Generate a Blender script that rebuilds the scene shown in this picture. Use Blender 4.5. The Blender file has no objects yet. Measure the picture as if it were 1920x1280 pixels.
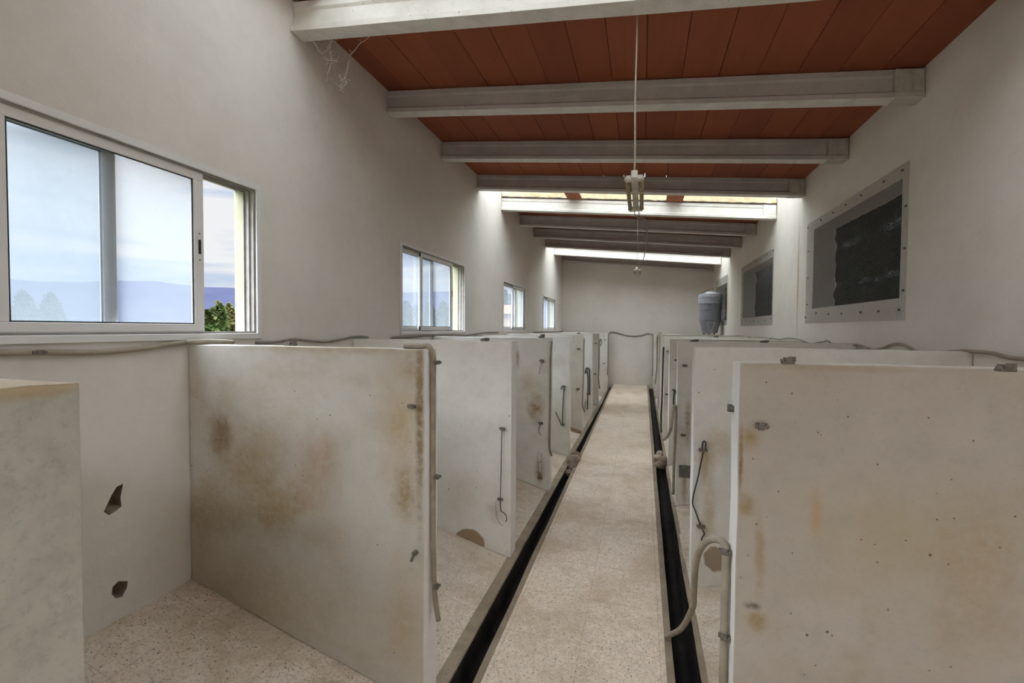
import bpy, bmesh, math, random
from mathutils import Vector, Matrix, noise
random.seed(7)
sc = bpy.context.scene
COL = sc.collection
EYE = 1.70
# ------------------------------------------------------------------ camera
F_PX, YAW, PITCH, ROLL = 860.43, .2765, -.0284, .007
cy, sy, cp, sp = math.cos(YAW), math.sin(YAW), math.cos(PITCH), math.sin(PITCH)
FW = Vector((-sy*cp, cy*cp, sp)); RT = Vector((cy, sy, 0)); UP = RT.cross(FW)
RT, UP = math.cos(ROLL)*RT + math.sin(ROLL)*UP, -math.sin(ROLL)*RT + math.cos(ROLL)*UP
cam = bpy.data.objects.new('camera', bpy.data.cameras.new('camera'))
COL.objects.link(cam)
cam.data.sensor_width = 36.0
cam.data.lens = F_PX*36.0/1920.0
cam.data.clip_start = .01; cam.data.clip_end = 5000
m = Matrix.Identity(4)
for i in range(3):
    m[i][0], m[i][1], m[i][2] = RT[i], UP[i], -FW[i]
m[2][3] = EYE
cam.matrix_world = m
sc.camera = cam
# measured points of the photograph put onto the planes of the room (x wall, y partition, z level)
def ray(u, v): return FW + RT*((u-960)/F_PX) - UP*((v-640)/F_PX)
def O(d, t): return Vector((d.x*t, d.y*t, d.z*t+EYE))
def onx(u, v, X): d = ray(u, v); return O(d, X/d.x)
def ony(u, v, Y): d = ray(u, v); return O(d, Y/d.y)
def onz(u, v, Z): d = ray(u, v); return O(d, (Z-EYE)/d.z)

# ------------------------------------------------------------------ room numbers (metres)
XL, XR, YF, YB = -2.12, 1.683, 12.51, -3.6
TL, TR = .165, .24
def zb(x): return EYE + 1.826 - .0952*(x+2.12)        # underside of the roof beams
def zc(x): return zb(x) + .195                          # underside of the ceramic boards
def corr(y): return EYE - 1.715 + .0198*y               # corridor floor, gently rising
ZK = EYE - 1.60
def kl(x, y): t = (x+.885)/(XL+.885); return ZK + .008 + t*(EYE-1.245-ZK-.008)
def kr(x, y): t = (x-.313)/(XR-.313); return ZK + .008 + t*(EYE-1.33-ZK-.008)
YP = [.384, 1.709, 3.027, 4.40, 5.67, 7.0, 8.32, 9.65, 10.98, 12.30]
TH = .126
XE, XRE = -.859, .31
ZTL, ZTR = EYE-.091, EYE-.108
BEAM_Y = [2.4+1.1*i for i in range(-5, 10)]
SKY = [(-3.1, -2.0), (1.3, 2.4), (5.7, 6.8), (10.1, 11.2)]

# ------------------------------------------------------------------ node helper
class NT:
    def __init__(s, name):
        s.m = bpy.data.materials.new(name); s.m.use_nodes = True
        s.t = s.m.node_tree; s.t.nodes.clear()
        s.out = s.n('ShaderNodeOutputMaterial')
        s._pos = None
    def n(s, t, **k):
        o = s.t.nodes.new(t)
        for a, b in k.items(): setattr(o, a, b)
        return o
    def l(s, a, b): s.t.links.new(a, b)
    def put(s, sock, v):
        if v is None: return
        if isinstance(v, bpy.types.NodeSocket): s.l(v, sock)
        elif isinstance(v, (tuple, list)) and len(v) == 3 and sock.type == 'RGBA': sock.default_value = (*v, 1)
        else: sock.default_value = v
    @property
    def pos(s):
        if s._pos is None: s._pos = s.n('ShaderNodeNewGeometry').outputs['Position']
        return s._pos
    def math(s, op, a, b=None, c=None, clamp=False):
        o = s.n('ShaderNodeMath', operation=op, use_clamp=clamp)
        for i, v in enumerate((a, b, c)): s.put(o.inputs[i], v) if v is not None else None
        return o.outputs[0]
    def vm(s, op, a, b=None):
        o = s.n('ShaderNodeVectorMath', operation=op)
        s.put(o.inputs[0], a)
        if b is not None: s.put(o.inputs[1], b)
        return o.outputs['Value'] if op in ('LENGTH', 'DOT_PRODUCT') else o.outputs[0]
    def noise(s, scale, detail=4, rough=.55, vec=None, dist=0):
        o = s.n('ShaderNodeTexNoise')
        s.put(o.inputs['Vector'], vec if vec is not None else s.pos)
        o.inputs['Scale'].default_value = scale; o.inputs['Detail'].default_value = detail
        o.inputs['Roughness'].default_value = rough; o.inputs['Distortion'].default_value = dist
        return o.outputs['Fac']
    def voro(s, scale, vec=None, out='Distance'):
        o = s.n('ShaderNodeTexVoronoi')
        s.put(o.inputs['Vector'], vec if vec is not None else s.pos)
        o.inputs['Scale'].default_value = scale
        return o.outputs[out]
    def rng(s, v, a, b, c=0.0, d=1.0):
        o = s.n('ShaderNodeMapRange', interpolation_type='SMOOTHSTEP')
        s.put(o.inputs['Value'], v)
        for i, x in zip(('From Min', 'From Max', 'To Min', 'To Max'), (a, b, c, d)): o.inputs[i].default_value = x
        return o.outputs[0]
    def mix(s, f, a, b, bt='MIX'):
        o = s.n('ShaderNodeMix', data_type='RGBA', blend_type=bt)
        s.put(o.inputs['Factor'], f); s.put(o.inputs[6], a); s.put(o.inputs[7], b)
        return o.outputs[2]
    def bump(s, h, strength=.3, dist=.01):
        o = s.n('ShaderNodeBump'); o.inputs['Strength'].default_value = strength; o.inputs['Distance'].default_value = dist
        s.l(h, o.inputs['Height']); return o.outputs[0]
    def done(s, col, rough=.85, bump=None, metal=0.0, spec=.3):
        b = s.n('ShaderNodeBsdfPrincipled')
        s.put(b.inputs['Base Color'], col); s.put(b.inputs['Roughness'], rough)
        b.inputs['Metallic'].default_value = metal; b.inputs['Specular IOR Level'].default_value = spec
        if bump is not None: s.l(bump, b.inputs['Normal'])
        s.l(b.outputs[0], s.out.inputs['Surface'])
        return s.m

def specks(t, col, scale, dens, dark, size=.22):
    """sparse little chips and fly specks"""
    o = t.n('ShaderNodeTexVoronoi'); t.put(o.inputs['Vector'], t.pos); o.inputs['Scale'].default_value = scale
    sep = t.n('ShaderNodeSeparateColor'); t.l(o.outputs['Color'], sep.inputs[0])
    pick = t.math('LESS_THAN', sep.outputs[0], dens)
    near = t.rng(o.outputs['Distance'], size, size*.6)
    return t.mix(t.math('MULTIPLY', t.math('MULTIPLY', pick, near), .85), col, dark)

def blob(t, col, c, r, colour, strength, rag=.5, nscale=9, soft=1.0):
    d = t.vm('SUBTRACT', t.pos, tuple(c)); d = t.vm('DIVIDE', d, tuple(r))
    L = t.vm('LENGTH', d)
    L = t.math('ADD', L, t.math('MULTIPLY', t.math('SUBTRACT', t.noise(nscale, 6, .65), .5), rag*2))
    m_ = t.rng(L, 1.0, 1.0-soft)
    if soft > .2: m_ = t.math('MULTIPLY', m_, t.rng(t.noise(34, 8, .75), .25, .62, .35, 1.0))
    return t.mix(t.math('MULTIPLY', m_, min(1, strength*1.25)), col, colour)

def plaster(name, base, alt, dirt=(.36, .27, .15), dirt_amt=.0, blobs=(), speck=.10, mott=1.0):
    t = NT(name)
    col = t.mix(t.rng(t.noise(1.3, 5, .6), .3, .7), base, alt)
    col = t.mix(t.math('MULTIPLY', t.rng(t.noise(14, 6, .7), .42, .75), .16*mott), col, tuple(x*.60 for x in base))
    col = t.mix(t.math('MULTIPLY', t.rng(t.noise(75, 4, .75), .5, .72), .13*mott), col, tuple(x*.5 for x in base))
    if dirt_amt:
        f = t.math('MULTIPLY', t.rng(t.noise(2.1, 7, .62, dist=.4), .45, .78), dirt_amt)
        col = t.mix(f, col, dirt)
    for b in blobs: col = blob(t, col, *b)
    col = specks(t, col, 9, speck, (.10, .075, .05), .05)
    col = specks(t, col, 26, speck*.6, (.16, .12, .08), .10)
    h = t.math('ADD', t.noise(5, 5, .6), t.math('MULTIPLY', t.noise(60, 3, .6), .12))
    return t.done(col, .88, t.bump(h, .35, .02), spec=.2)

M = {}
WHITE, WHITE2 = (.73, .71, .655), (.65, .63, .575)
OCH, OCHD, ROSE, GREY = (.315, .228, .112), (.19, .122, .048), (.36, .22, .14), (.30, .28, .24)
def P3(p): return (p.x, p.y, p.z)
streak = [
    ((XR, 5.885, EYE+.55), (.06, .048, .95), (.40, .25, .12), 1.0, .2, 9),
    ((XR, 10.31, EYE+.65), (.06, .08, .75), (.38, .24, .12), 1.0, .25, 9)]
M['wall'] = plaster('wall plaster', (.70, .665, .61), (.64, .605, .55), dirt_amt=.06, speck=.035, mott=.7)
M['wall_r'] = plaster('right wall plaster', (.70, .665, .61), (.64, .605, .55), dirt_amt=.06, speck=.03, mott=.7, blobs=streak)
def part_mat(name, blobs, dirt_amt=.35, base=WHITE, alt=WHITE2, speck=.14, mott=1.3):
    return plaster(name, base, alt, dirt=OCH, dirt_amt=dirt_amt, blobs=blobs, speck=speck, mott=mott)
def pb(u, v, Y, ru, rv, colour, s, rag=.5, ns=9, soft=1.0):
    c = ony(u, v, Y); a = ony(u+ru, v, Y); b = ony(u, v+rv, Y)
    return (P3(c), (abs(a.x-c.x)+.001, .06, abs(b.z-c.z)+.001), colour, s, rag, ns, soft)
y = YP[1]
lp1 = [pb(415, 815, y, 34, 60, OCHD, .75, .6, 14), pb(470, 900, y, 120, 150, OCH, .55, .7, 6), pb(520, 950, y, 70, 90, OCH, .7, .6, 9),
       pb(600, 860, y, 60, 70, ROSE, .45, .6, 10), pb(580, 925, y, 50, 60, ROSE, .4, .6, 12), pb(500, 1120, y, 330, 130, (.40, .33, .22), .55, .4, 5),
       pb(380, 960, y, 60, 130, OCH, .5, .6, 8), pb(750, 800, y, 60, 170, (.42, .31, .17), .6, .6, 9), pb(787, 760, y, 12, 330, OCHD, .75, .5, 12, .9),
       pb(760, 925, y, 35, 80, OCH, .85, .55, 14), pb(758, 1160, y, 60, 150, (.42, .32, .19), .5, .5, 8), pb(620, 652, y, 280, 16, (.38, .29, .16), .6, .7, 11),
       pb(345, 860, y, 22, 330, (.38, .31, .2), .55, .4, 8), pb(770, 690, y, 40, 60, OCH, .45, .6, 12)]
M['end'] = plaster('pale partition end', (.82, .81, .78), (.76, .75, .72), dirt=OCH, dirt_amt=.10, speck=.06)  # end faces paler than the partition fronts
M['lp1'] = part_mat('stained partition plaster', lp1, .5, (.56, .535, .47), (.495, .47, .41), .3)
y = YP[2]
lp2 = [pb(880, 1016, y, 30, 26, (.30, .215, .13), 1.0, .12, 20, .12), pb(963, 660, y, 8, 60, OCH, .5), pb(930, 960, y, 25, 30, (.45, .40, .33), .6, .6, 20),
       pb(865, 930, y, 60, 70, (.50, .43, .34), .4)]
M['lp2'] = part_mat('chipped partition plaster', lp2, .18)
y = YP[3]
lp3 = [pb(1003, 765, y, 22, 40, OCH, .85, .6, 12), pb(992, 720, y, 30, 40, (.45, .36, .2), .5), pb(968, 670, y, 9, 34, OCHD, .7), pb(1012, 880, y, 14, 40, OCHD, .55, .4, 14)]
M['lp3'] = part_mat('ochre stained partition plaster', lp3, .4)
M['part'] = part_mat('old partition plaster', (), .35)
y = YP[0]
post = [((-.86, .45, EYE-.10), (.06, .12, .016), (.42, .32, .18), .7, .4, 30), ((-.87, .45, EYE-.091), (.5, .2, .012), (.50, .40, .25), .8, .5, 20)]
M['post'] = part_mat('grey mossy plaster', post, .1, (.52, .52, .465), (.43, .435, .38), .6, 3.2)
y = 1.65
rp1 = [pb(1405, 820, y, 30, 34, OCH, .85, .5, 14), pb(1400, 950, y, 30, 34, OCH, .8, .6, 14), pb(1424, 1040, y, 16, 100, OCH, .6, .6, 12),
       pb(1530, 965, y, 18, 70, (.42, .32, .17), .75, .55, 9), pb(1420, 1165, y, 28, 30, OCH, .8, .5, 14), pb(1411, 1136, y, 24, 10, (.05, .035, .025), .95, .6, 26),
       pb(1700, 1000, y, 330, 150, (.42, .36, .24), .5, .6, 4), pb(1840, 1080, y, 160, 220, (.38, .29, .19), .5, .6, 5), pb(1389, 860, y, 6, 90, OCHD, .8, .4, 12),
       pb(1560, 690, y, 300, 10, (.36, .29, .2), .5, .6, 11)]
M['rp1'] = part_mat('stained right partition plaster', rp1, .5, (.475, .445, .395), (.415, .39, .34), .8)
y = 2.99
rp2 = [pb(1342, 1048, y, 24, 25, (.33, .26, .19), 1.0, .25, 26, .15), pb(1325, 870, y, 26, 70, (.45, .34, .18), .7), pb(1330, 960, y, 20, 90, (.46, .36, .2), .6), pb(1345, 830, y, 50, 50, (.5, .4, .25), .5)]
M['rp2'] = part_mat('rust streaked partition plaster', rp2, .2)
y = 4.36
rp3 = [pb(1290, 790, y, 9, 60, OCH, .7), pb(1283, 910, y, 8, 60, OCH, .7, .4, 20), pb(1284, 883, y, 10, 13, (.30, .28, .26), .8, .3, 20)]
M['rp3'] = part_mat('brown streaked partition plaster', rp3, .35)

def floor_mat(name, tint, dirt, dirt_amt, joint=True):
    t = NT(name)
    o = t.n('ShaderNodeTexVoronoi'); t.put(o.inputs['Vector'], t.pos); o.inputs['Scale'].default_value = 170
    sep = t.n('ShaderNodeSeparateColor'); t.l(o.outputs['Color'], sep.inputs[0])
    col = t.mix(t.rng(t.noise(26, 4, .7), .35, .7), tint, tuple(x*.84 for x in tint))
    col = t.mix(t.math('MULTIPLY', t.math('LESS_THAN', sep.outputs[0], .2), .6), col, tuple(x*.45 for x in tint))
    col = t.mix(t.math('MULTIPLY', t.math('GREATER_THAN', sep.outputs[1], .80), .4), col, (.68, .62, .54))
    big = t.n('ShaderNodeTexVoronoi'); t.put(big.inputs['Vector'], t.pos); big.inputs['Scale'].default_value = 72
    s2 = t.n('ShaderNodeSeparateColor'); t.l(big.outputs['Color'], s2.inputs[0])
    col = t.mix(t.math('MULTIPLY', t.rng(t.noise(75, 5, .8), .45, .7), .38), col, tuple(x*.50 for x in tint))
    g = t.math('MULTIPLY', t.math('LESS_THAN', s2.outputs[0], .14), t.rng(big.outputs['Distance'], .30, .20))
    col = t.mix(g, col, (.14, .115, .09))
    col = t.mix(t.math('MULTIPLY', t.rng(t.noise(2.4, 8, .65, dist=.5), .42, .72), dirt_amt), col, dirt)
    col = t.mix(t.math('MULTIPLY', t.rng(t.noise(.9, 5, .6), .50, .72), .35), col, (.62, .58, .53))
    if joint:
        x = t.n('ShaderNodeSeparateXYZ'); t.l(t.pos, x.inputs[0])
        a = t.math('PINGPONG', t.math('ADD', x.outputs[0], 10.29), .2)
        b = t.math('PINGPONG', x.outputs[1], .2)
        j = t.math('MAXIMUM', t.math('LESS_THAN', a, .0022), t.math('LESS_THAN', b, .0022))
        col = t.mix(t.math('MULTIPLY', j, .34), col, (.25, .19, .13))
    return t.done(col, .72, t.bump(t.noise(70, 4, .7), .25, .006), spec=.25)
M['floor'] = floor_mat('corridor terrazzo', (.85, .725, .575), (.50, .37, .24), .7)
M['floor_l'] = floor_mat('stall terrazzo', (.73, .63, .505), (.38, .29, .185), .75)
def simple(name, a, b, scale=8, rough=.8, metal=0., bump=.2, spec=.3, speckle=None):
    t = NT(name)
    col = t.mix(t.rng(t.noise(scale, 6, .65), .33, .68), a, b)
    if speckle: col = specks(t, col, 40, .2, speckle, .2)
    return t.done(col, rough, t.bump(t.noise(scale*6, 4, .6), bump, .006), metal, spec)
M['kerb'] = simple('kerb cement', (.235, .19, .13), (.33, .275, .20), 7, .9, speckle=(.15, .11, .07))
M['grime'] = simple('trough grime', (.008, .0075, .0075), (.03, .026, .022), 6, .6, spec=.15)
M['grime_d'] = simple('dark dry debris', (.035, .028, .022), (.09, .065, .045), 30, .95)
M['concrete'] = simple('beam concrete', (.39, .37, .345), (.46, .435, .41), 5, .92, speckle=(.25, .21, .17))
M['soffit'] = simple('beam underside with bounce tone', (.66, .64, .60), (.56, .54, .50), 9, .92, speckle=(.40, .36, .30))  # floor bounce light put into a paler underside colour
M['concrete_skylit'] = simple('beam concrete with skylight tone', (.66, .64, .58), (.58, .555, .49), 6, .9, speckle=(.40, .32, .18))  # lighter concrete copy, skylight brightness put into the colour
t = NT('ceramic boards')
x = t.n('ShaderNodeSeparateXYZ'); t.l(t.pos, x.inputs[0])
idx = t.math('FLOOR', t.math('DIVIDE', t.math('ADD', x.outputs[0], 9.715), .243))
bay = t.math('FLOOR', t.math('DIVIDE', t.math('ADD', x.outputs[1], 8.6), 1.1))
cv = t.n('ShaderNodeCombineXYZ'); t.l(idx, cv.inputs[0]); t.l(bay, cv.inputs[1])
wn = t.n('ShaderNodeTexWhiteNoise', noise_dimensions='2D'); t.l(cv.outputs[0], wn.inputs['Vector'])
col = t.mix(wn.outputs['Value'], (.31, .092, .042), (.235, .066, .034))
st = t.n('ShaderNodeMapping'); st.inputs['Scale'].default_value = (40, 2.2, 1); t.l(t.pos, st.inputs[0])
col = t.mix(t.math('MULTIPLY', t.rng(t.noise(1, 4, .6, vec=st.outputs[0]), .35, .75), .35), col, (.20, .062, .03))
col = t.mix(t.math('MULTIPLY', t.rng(t.noise(3.5, 6, .7), .66, .8), .35), col, (.45, .30, .2))
M['clay'] = t.done(col, .85, t.bump(t.noise(50, 3, .6), .15, .004))
M['clay_raw'] = simple('broken clay', (.40, .15, .075), (.30, .10, .05), 18, .9)
M['mortar_g'] = simple('grey mortar', (.46, .44, .40), (.38, .355, .315), 14, .95, bump=.5, speckle=(.22, .19, .15))
M['mortar'] = simple('roof mortar', (.68, .58, .38), (.52, .42, .25), 12, .95)
M['brickhole'] = simple('exposed brickwork', (.30, .235, .175), (.20, .15, .11), 25, .95)
M['cream'] = simple('cream outside render', (.33, .325, .23), (.29, .285, .19), 5, .9)
M['alu'] = simple('white lacquered aluminium', (.70, .69, .665), (.66, .65, .62), 4, .45, bump=.03, spec=.4)
M['alu_d'] = simple('dusty grey aluminium track', (.33, .315, .29), (.25, .235, .21), 14, .6, bump=.03, spec=.3)
M['black'] = simple('black rubber', (.012, .012, .012), (.03, .028, .026), 10, .7)
M['steel'] = simple('dull galvanised steel', (.13, .12, .10), (.21, .19, .165), 40, .6, .3)
M['wire'] = simple('dark wire', (.045, .04, .035), (.08, .07, .06), 40, .6, .4)
M['mesh'] = simple('galvanised mesh wire', (.25, .24, .22), (.31, .30, .28), 40, .6, .3)
M['hose'] = simple('dusty grey hose', (.33, .28, .21), (.24, .20, .15), 14, .75)
M['hose_l'] = simple('pale dusty hose', (.36, .315, .245), (.28, .245, .185), 14, .7)
M['cable'] = simple('grey cable', (.28, .25, .22), (.20, .18, .155), 14, .7)
M['plastic'] = simple('blue grey plastic', (.20, .215, .26), (.25, .265, .31), 6, .5, bump=.05)
M['plastic_l'] = simple('pale grey plastic', (.36, .38, .42), (.31, .33, .37), 6, .5, bump=.05)
M['white_plastic'] = simple('white plastic', (.62, .61, .58), (.50, .48, .43), 12, .5, bump=.05)
M['rust'] = simple('rusty grime', (.25, .17, .08), (.16, .11, .06), 20, .9)
M['lampwhite'] = simple('dirty lamp enamel', (.64, .62, .56), (.45, .41, .33), 16, .6)
M['tube'] = simple('fly specked lamp tube', (.42, .36, .22), (.20, .145, .07), 30, .6)
M['web'] = simple('dusty cobweb', (.55, .51, .46), (.42, .38, .34), 30, .95)
M['stone'] = simple('rounded stone', (.26, .20, .15), (.15, .11, .08), 12, .9)
M['stone_p'] = simple('pale stone', (.42, .34, .27), (.26, .20, .15), 12, .9)
M['wood'] = simple('weathered wood', (.38, .28, .18), (.28, .20, .125), 9, .9)
M['leaf'] = simple('conifer foliage', (.016, .028, .008), (.065, .062, .024), 1.7, .9, spec=0)
M['leaf2'] = simple('dark tree foliage', (.006, .011, .007), (.013, .02, .011), .8, .9, spec=0)
M['bark'] = simple('bark', (.10, .07, .05), (.16, .12, .08), 6, .95)
M['hill'] = simple('distant hillside', (.014, .0155, .026), (.017, .0185, .030), .01, 1.0, bump=0, spec=0)  # aerial haze put into the bluish base colour
M['land'] = simple('dry field', (.05, .045, .03), (.035, .037, .02), .2, 1.0, bump=0, spec=0)
M['brick'] = simple('orange brick', (.15, .07, .04), (.22, .125, .08), 6, .9, spec=0)
M['rooftile'] = simple('clay roof tile', (.12, .06, .035), (.09, .045, .025), 4, .9, spec=0)

t = NT('dirty window glass')                                    # grime veil over clear glass
tr = t.n('ShaderNodeBsdfTransparent'); tr.inputs[0].default_value = (.97, .98, .99, 1)
tl = t.n('ShaderNodeBsdfTranslucent'); tl.inputs[0].default_value = (.215, .238, .25, 1)
x = t.n('ShaderNodeSeparateXYZ'); t.l(t.pos, x.inputs[0])
f = t.math('ADD', t.math('MULTIPLY', t.rng(t.noise(2.2, 7, .65), .3, .75),   .12), .19, clamp=True)
mx = t.n('ShaderNodeMixShader'); t.l(f, mx.inputs[0]); t.l(tr.outputs[0], mx.inputs[1]); t.l(tl.outputs[0], mx.inputs[2])
gl = t.n('ShaderNodeBsdfGlossy'); gl.inputs['Roughness'].default_value = .06
fr = t.n('ShaderNodeFresnel'); fr.inputs[0].default_value = 1.3
mx2 = t.n('ShaderNodeMixShader'); t.l(t.math('MULTIPLY', fr.outputs[0], .2), mx2.inputs[0]); t.l(mx.outputs[0], mx2.inputs[1]); t.l(gl.outputs[0], mx2.inputs[2])
t.l(mx2.outputs[0], t.out.inputs[0]); M['glass'] = t.m
t = NT('translucent roof sheet')
tr = t.n('ShaderNodeBsdfTransparent'); tr.inputs[0].default_value = (1, 1, 1, 1)
tl = t.n('ShaderNodeBsdfTranslucent')
mx = t.n('ShaderNodeMixShader'); mx.inputs[0].default_value = .5; t.l(tr.outputs[0], mx.inputs[1]); t.l(tl.outputs[0], mx.inputs[2])
t.l(mx.outputs[0], t.out.inputs[0]); M['sheet'] = t.m
tr.inputs[0].default_value = (.60, .60, .58, 1); tl.inputs[0].default_value = (.56, .56, .53, 1)
for nm_, c_ in (('sheet_near', (.36, .36, .35, 1)), ('sheet_mid', (.47, .47, .455, 1)), ('sheet_far', (.5, .5, .48, 1)), ('sheet_dimmer', (.70, .69, .66, 1))):
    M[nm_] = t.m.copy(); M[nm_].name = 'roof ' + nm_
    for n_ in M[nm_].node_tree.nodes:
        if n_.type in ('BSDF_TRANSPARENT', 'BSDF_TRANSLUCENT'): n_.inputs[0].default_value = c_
t = NT('dark green shade net')
sx = t.n('ShaderNodeSeparateXYZ'); t.l(t.pos, sx.inputs[0])
weave = t.noise(90, 5, .8)
def band(z, w):
    d = t.math('ABSOLUTE', t.math('SUBTRACT', t.math('ADD', sx.outputs[2], t.math('MULTIPLY', t.noise(3, 3), .08)), z+.04))
    return t.rng(d, w, w*.4)
bands = t.math('MAXIMUM', band(EYE+.845, .05), band(EYE+.455, .035))
thin = t.math('MULTIPLY', t.math('MULTIPLY', bands, t.rng(weave, .46, .60)), t.rng(t.noise(2.6, 2, .5), .38, .62))
df = t.n('ShaderNodeBsdfDiffuse'); df.inputs[0].default_value = (.014, .020, .014, 1)
tl = t.n('ShaderNodeBsdfTransparent'); tl.inputs[0].default_value = (.85, .9, .88, 1)
mx = t.n('ShaderNodeMixShader'); t.l(t.math('ADD', t.math('MULTIPLY', thin, .5), .012), mx.inputs[0]); t.l(df.outputs[0], mx.inputs[1]); t.l(tl.outputs[0], mx.inputs[2])
t.l(mx.outputs[0], t.out.inputs[0]); M['net'] = t.m

# ------------------------------------------------------------------ mesh helper
class MB:
    def __init__(s): s.b = bmesh.new()
    def box(s, lo, hi):
        v = [s.b.verts.new((x, y, z)) for z in (lo[2], hi[2]) for y in (lo[1], hi[1]) for x in (lo[0], hi[0])]
        for f in ((0, 2, 3, 1), (4, 5, 7, 6), (0, 1, 5, 4), (2, 6, 7, 3), (0, 4, 6, 2), (1, 3, 7, 5)): s.b.faces.new([v[i] for i in f])
        return v
    def hexa(s, p):     # 8 points, bottom ring then top ring
        v = [s.b.verts.new(q) for q in p]
        for f in ((3, 2, 1, 0), (4, 5, 6, 7), (0, 1, 5, 4), (1, 2, 6, 5), (2, 3, 7, 6), (3, 0, 4, 7)): s.b.faces.new([v[i] for i in f])
        return v
    def loft(s, rings, closed=True, caps=True):
        R = [[s.b.verts.new(p) for p in r] for r in rings]; n = len(R[0])
        for a, b in zip(R, R[1:]):
            for i in range(n if closed else n-1):
                j = (i+1) % n; s.b.faces.new((a[i], a[j], b[j], b[i]))
        if caps and closed:
            s.b.faces.new(R[0][::-1]); s.b.faces.new(R[-1])
        return R
    def tube(s, pts, r, n=8, r2=None):
        pts = [Vector(p) for p in pts]; rings = []
        t0 = (pts[1]-pts[0]).normalized(); a = t0.orthogonal().normalized()
        for i, p in enumerate(pts):
            q = pts[min(i+1, len(pts)-1)]; o = pts[max(i-1, 0)]
            t = (q-o).normalized(); a = (a - t*a.dot(t)).normalized(); b = t.cross(a)
            rr = r if r2 is None else r+(r2-r)*i/(len(pts)-1)
            rings.append([p + (a*math.cos(2*math.pi*k/n)+b*math.sin(2*math.pi*k/n))*rr for k in range(n)])
        s.loft(rings)
    def lathe(s, prof, c, n=28):
        rings = [[(c[0]+r*math.cos(2*math.pi*k/n), c[1]+r*math.sin(2*math.pi*k/n), c[2]+z) for k in range(n)] for r, z in prof]
        s.loft(rings)
    def bevel(s, w, seg=2):
        s.b.normal_update()
        e = [e for e in s.b.edges if len(e.link_faces) == 2 and e.calc_face_angle(0) > .5]
        bmesh.ops.bevel(s.b, geom=e, offset=w, segments=seg, affect='EDGES', clamp_overlap=True); return s
    def build(s, name, mat, parent=None, smooth=False):
        bmesh.ops.recalc_face_normals(s.b, faces=s.b.faces)
        me = bpy.data.meshes.new(name); s.b.to_mesh(me); s.b.free()
        o = bpy.data.objects.new(name, me); COL.objects.link(o)
        for mm in (mat if isinstance(mat, list) else [mat]): me.materials.append(mm)
        if smooth:
            for p in me.polygons: p.use_smooth = True
        if parent is not None:
            o.parent = parent; o.matrix_parent_inverse = Matrix.Translation(-parent.location)
        return o
def empty(name, loc, label, cat, group=None):
    o = bpy.data.objects.new(name, None); COL.objects.link(o); o.location = loc; o.empty_display_size = .05
    return tag(o, label, cat, group)
def tag(o, label, cat, group=None):
    o['label'] = label; o['category'] = cat; o['kind'] = 'thing'
    if group: o['group'] = group
    return o
def struct(o, label=None, cat=None):
    o['kind'] = 'structure'
    if label: o['label'] = label
    if cat: o['category'] = cat
    return o
def curve(pts, n=6):
    pts = [Vector(p) for p in pts]; out = []
    for i in range(len(pts)-1):
        p0, p1, p2, p3 = pts[max(i-1, 0)], pts[i], pts[i+1], pts[min(i+2, len(pts)-1)]
        for k in range(n):
            t = k/n
            out.append(.5*((2*p1)+(p2-p0)*t+(2*p0-5*p1+4*p2-p3)*t*t+(3*p1-p0-3*p2+p3)*t**3))
    out.append(pts[-1]); return out
def cut(o, cutter_mb, pick=None):
    """boolean the openings into a wall once and keep the plain result"""
    c = cutter_mb.build('cutter', M['wall'])
    md = o.modifiers.new('b', 'BOOLEAN'); md.operation = 'DIFFERENCE'; md.solver = 'EXACT'; md.object = c
    dg = bpy.context.evaluated_depsgraph_get(); dg.update()
    me = bpy.data.meshes.new_from_object(o.evaluated_get(dg)); o.modifiers.clear(); old = o.data; o.data = me
    bpy.data.meshes.remove(old); cm = c.data; bpy.data.objects.remove(c); bpy.data.meshes.remove(cm)
    if pick:
        for p in me.polygons: p.material_index = pick(p)

# ------------------------------------------------------------------ walls
WIN = [(.60, 2.152, EYE-.068, EYE+.803), (3.735, 5.315, EYE-.066, EYE+.788), (6.915, 8.36, EYE-.056, EYE+.772), (9.945, 11.47, EYE-.056, EYE+.752)]
ymin = YB-.2
def ztop(x): return zc(x)+.10
b = MB()
b.hexa([(XL-TL, ymin, -.6), (XL, ymin, -.6), (XL, YF+.2, -.6), (XL-TL, YF+.2, -.6), (XL-TL, ymin, ztop(XL-TL)), (XL, ymin, ztop(XL)), (XL, YF+.2, ztop(XL)), (XL-TL, YF+.2, ztop(XL-TL))])
wall_left = b.build('wall_left', [M['wall'], M['cream'], M['brickhole']])
c = MB()
for y0, y1, z0, z1 in WIN: c.box((XL-TL-.1, y0+.016, z0+.016), (XL+.1, y1-.016, z1-.016))
def ragged(center, outline, depth):
    rings = []
    for k, (d, s) in enumerate(((.02, 1.05), (-.005, .97), (-depth*.6, .72), (-depth, .4))):
        rings.append([(XL+d, center.y+(q.y-center.y)*s, center.z+(q.z-center.z)*s) for q in outline])
    c.loft(rings)
h1 = [onx(u, v, XL) for u, v in ((231, 906), (219, 912), (209, 928), (203, 941), (194, 960), (204, 966), (220, 956), (228, 949), (226, 932))]
h2 = [onx(u, v, XL) for u, v in ((240, 1089), (222, 1089), (211, 1100), (209, 1114), (217, 1122), (229, 1119), (238, 1102))]
for h in (h1, h2): ragged(sum(h, Vector())/len(h), h, .07)
def pl(p):
    x = p.center.x
    if abs(p.normal.x) > .95 and x > XL-.003: return 0
    if x < XL-TL+.002: return 1
    return 2 if p.center.z < EYE-.2 else 1
cut(wall_left, c, pl); struct(wall_left)
OPN = [(3.74, 5.41, EYE+.225, EYE+1.035), (6.95, 8.82, EYE+.205, EYE+.995), (10.42, 11.9, EYE+.21, EYE+.99)]
b = MB()
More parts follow.
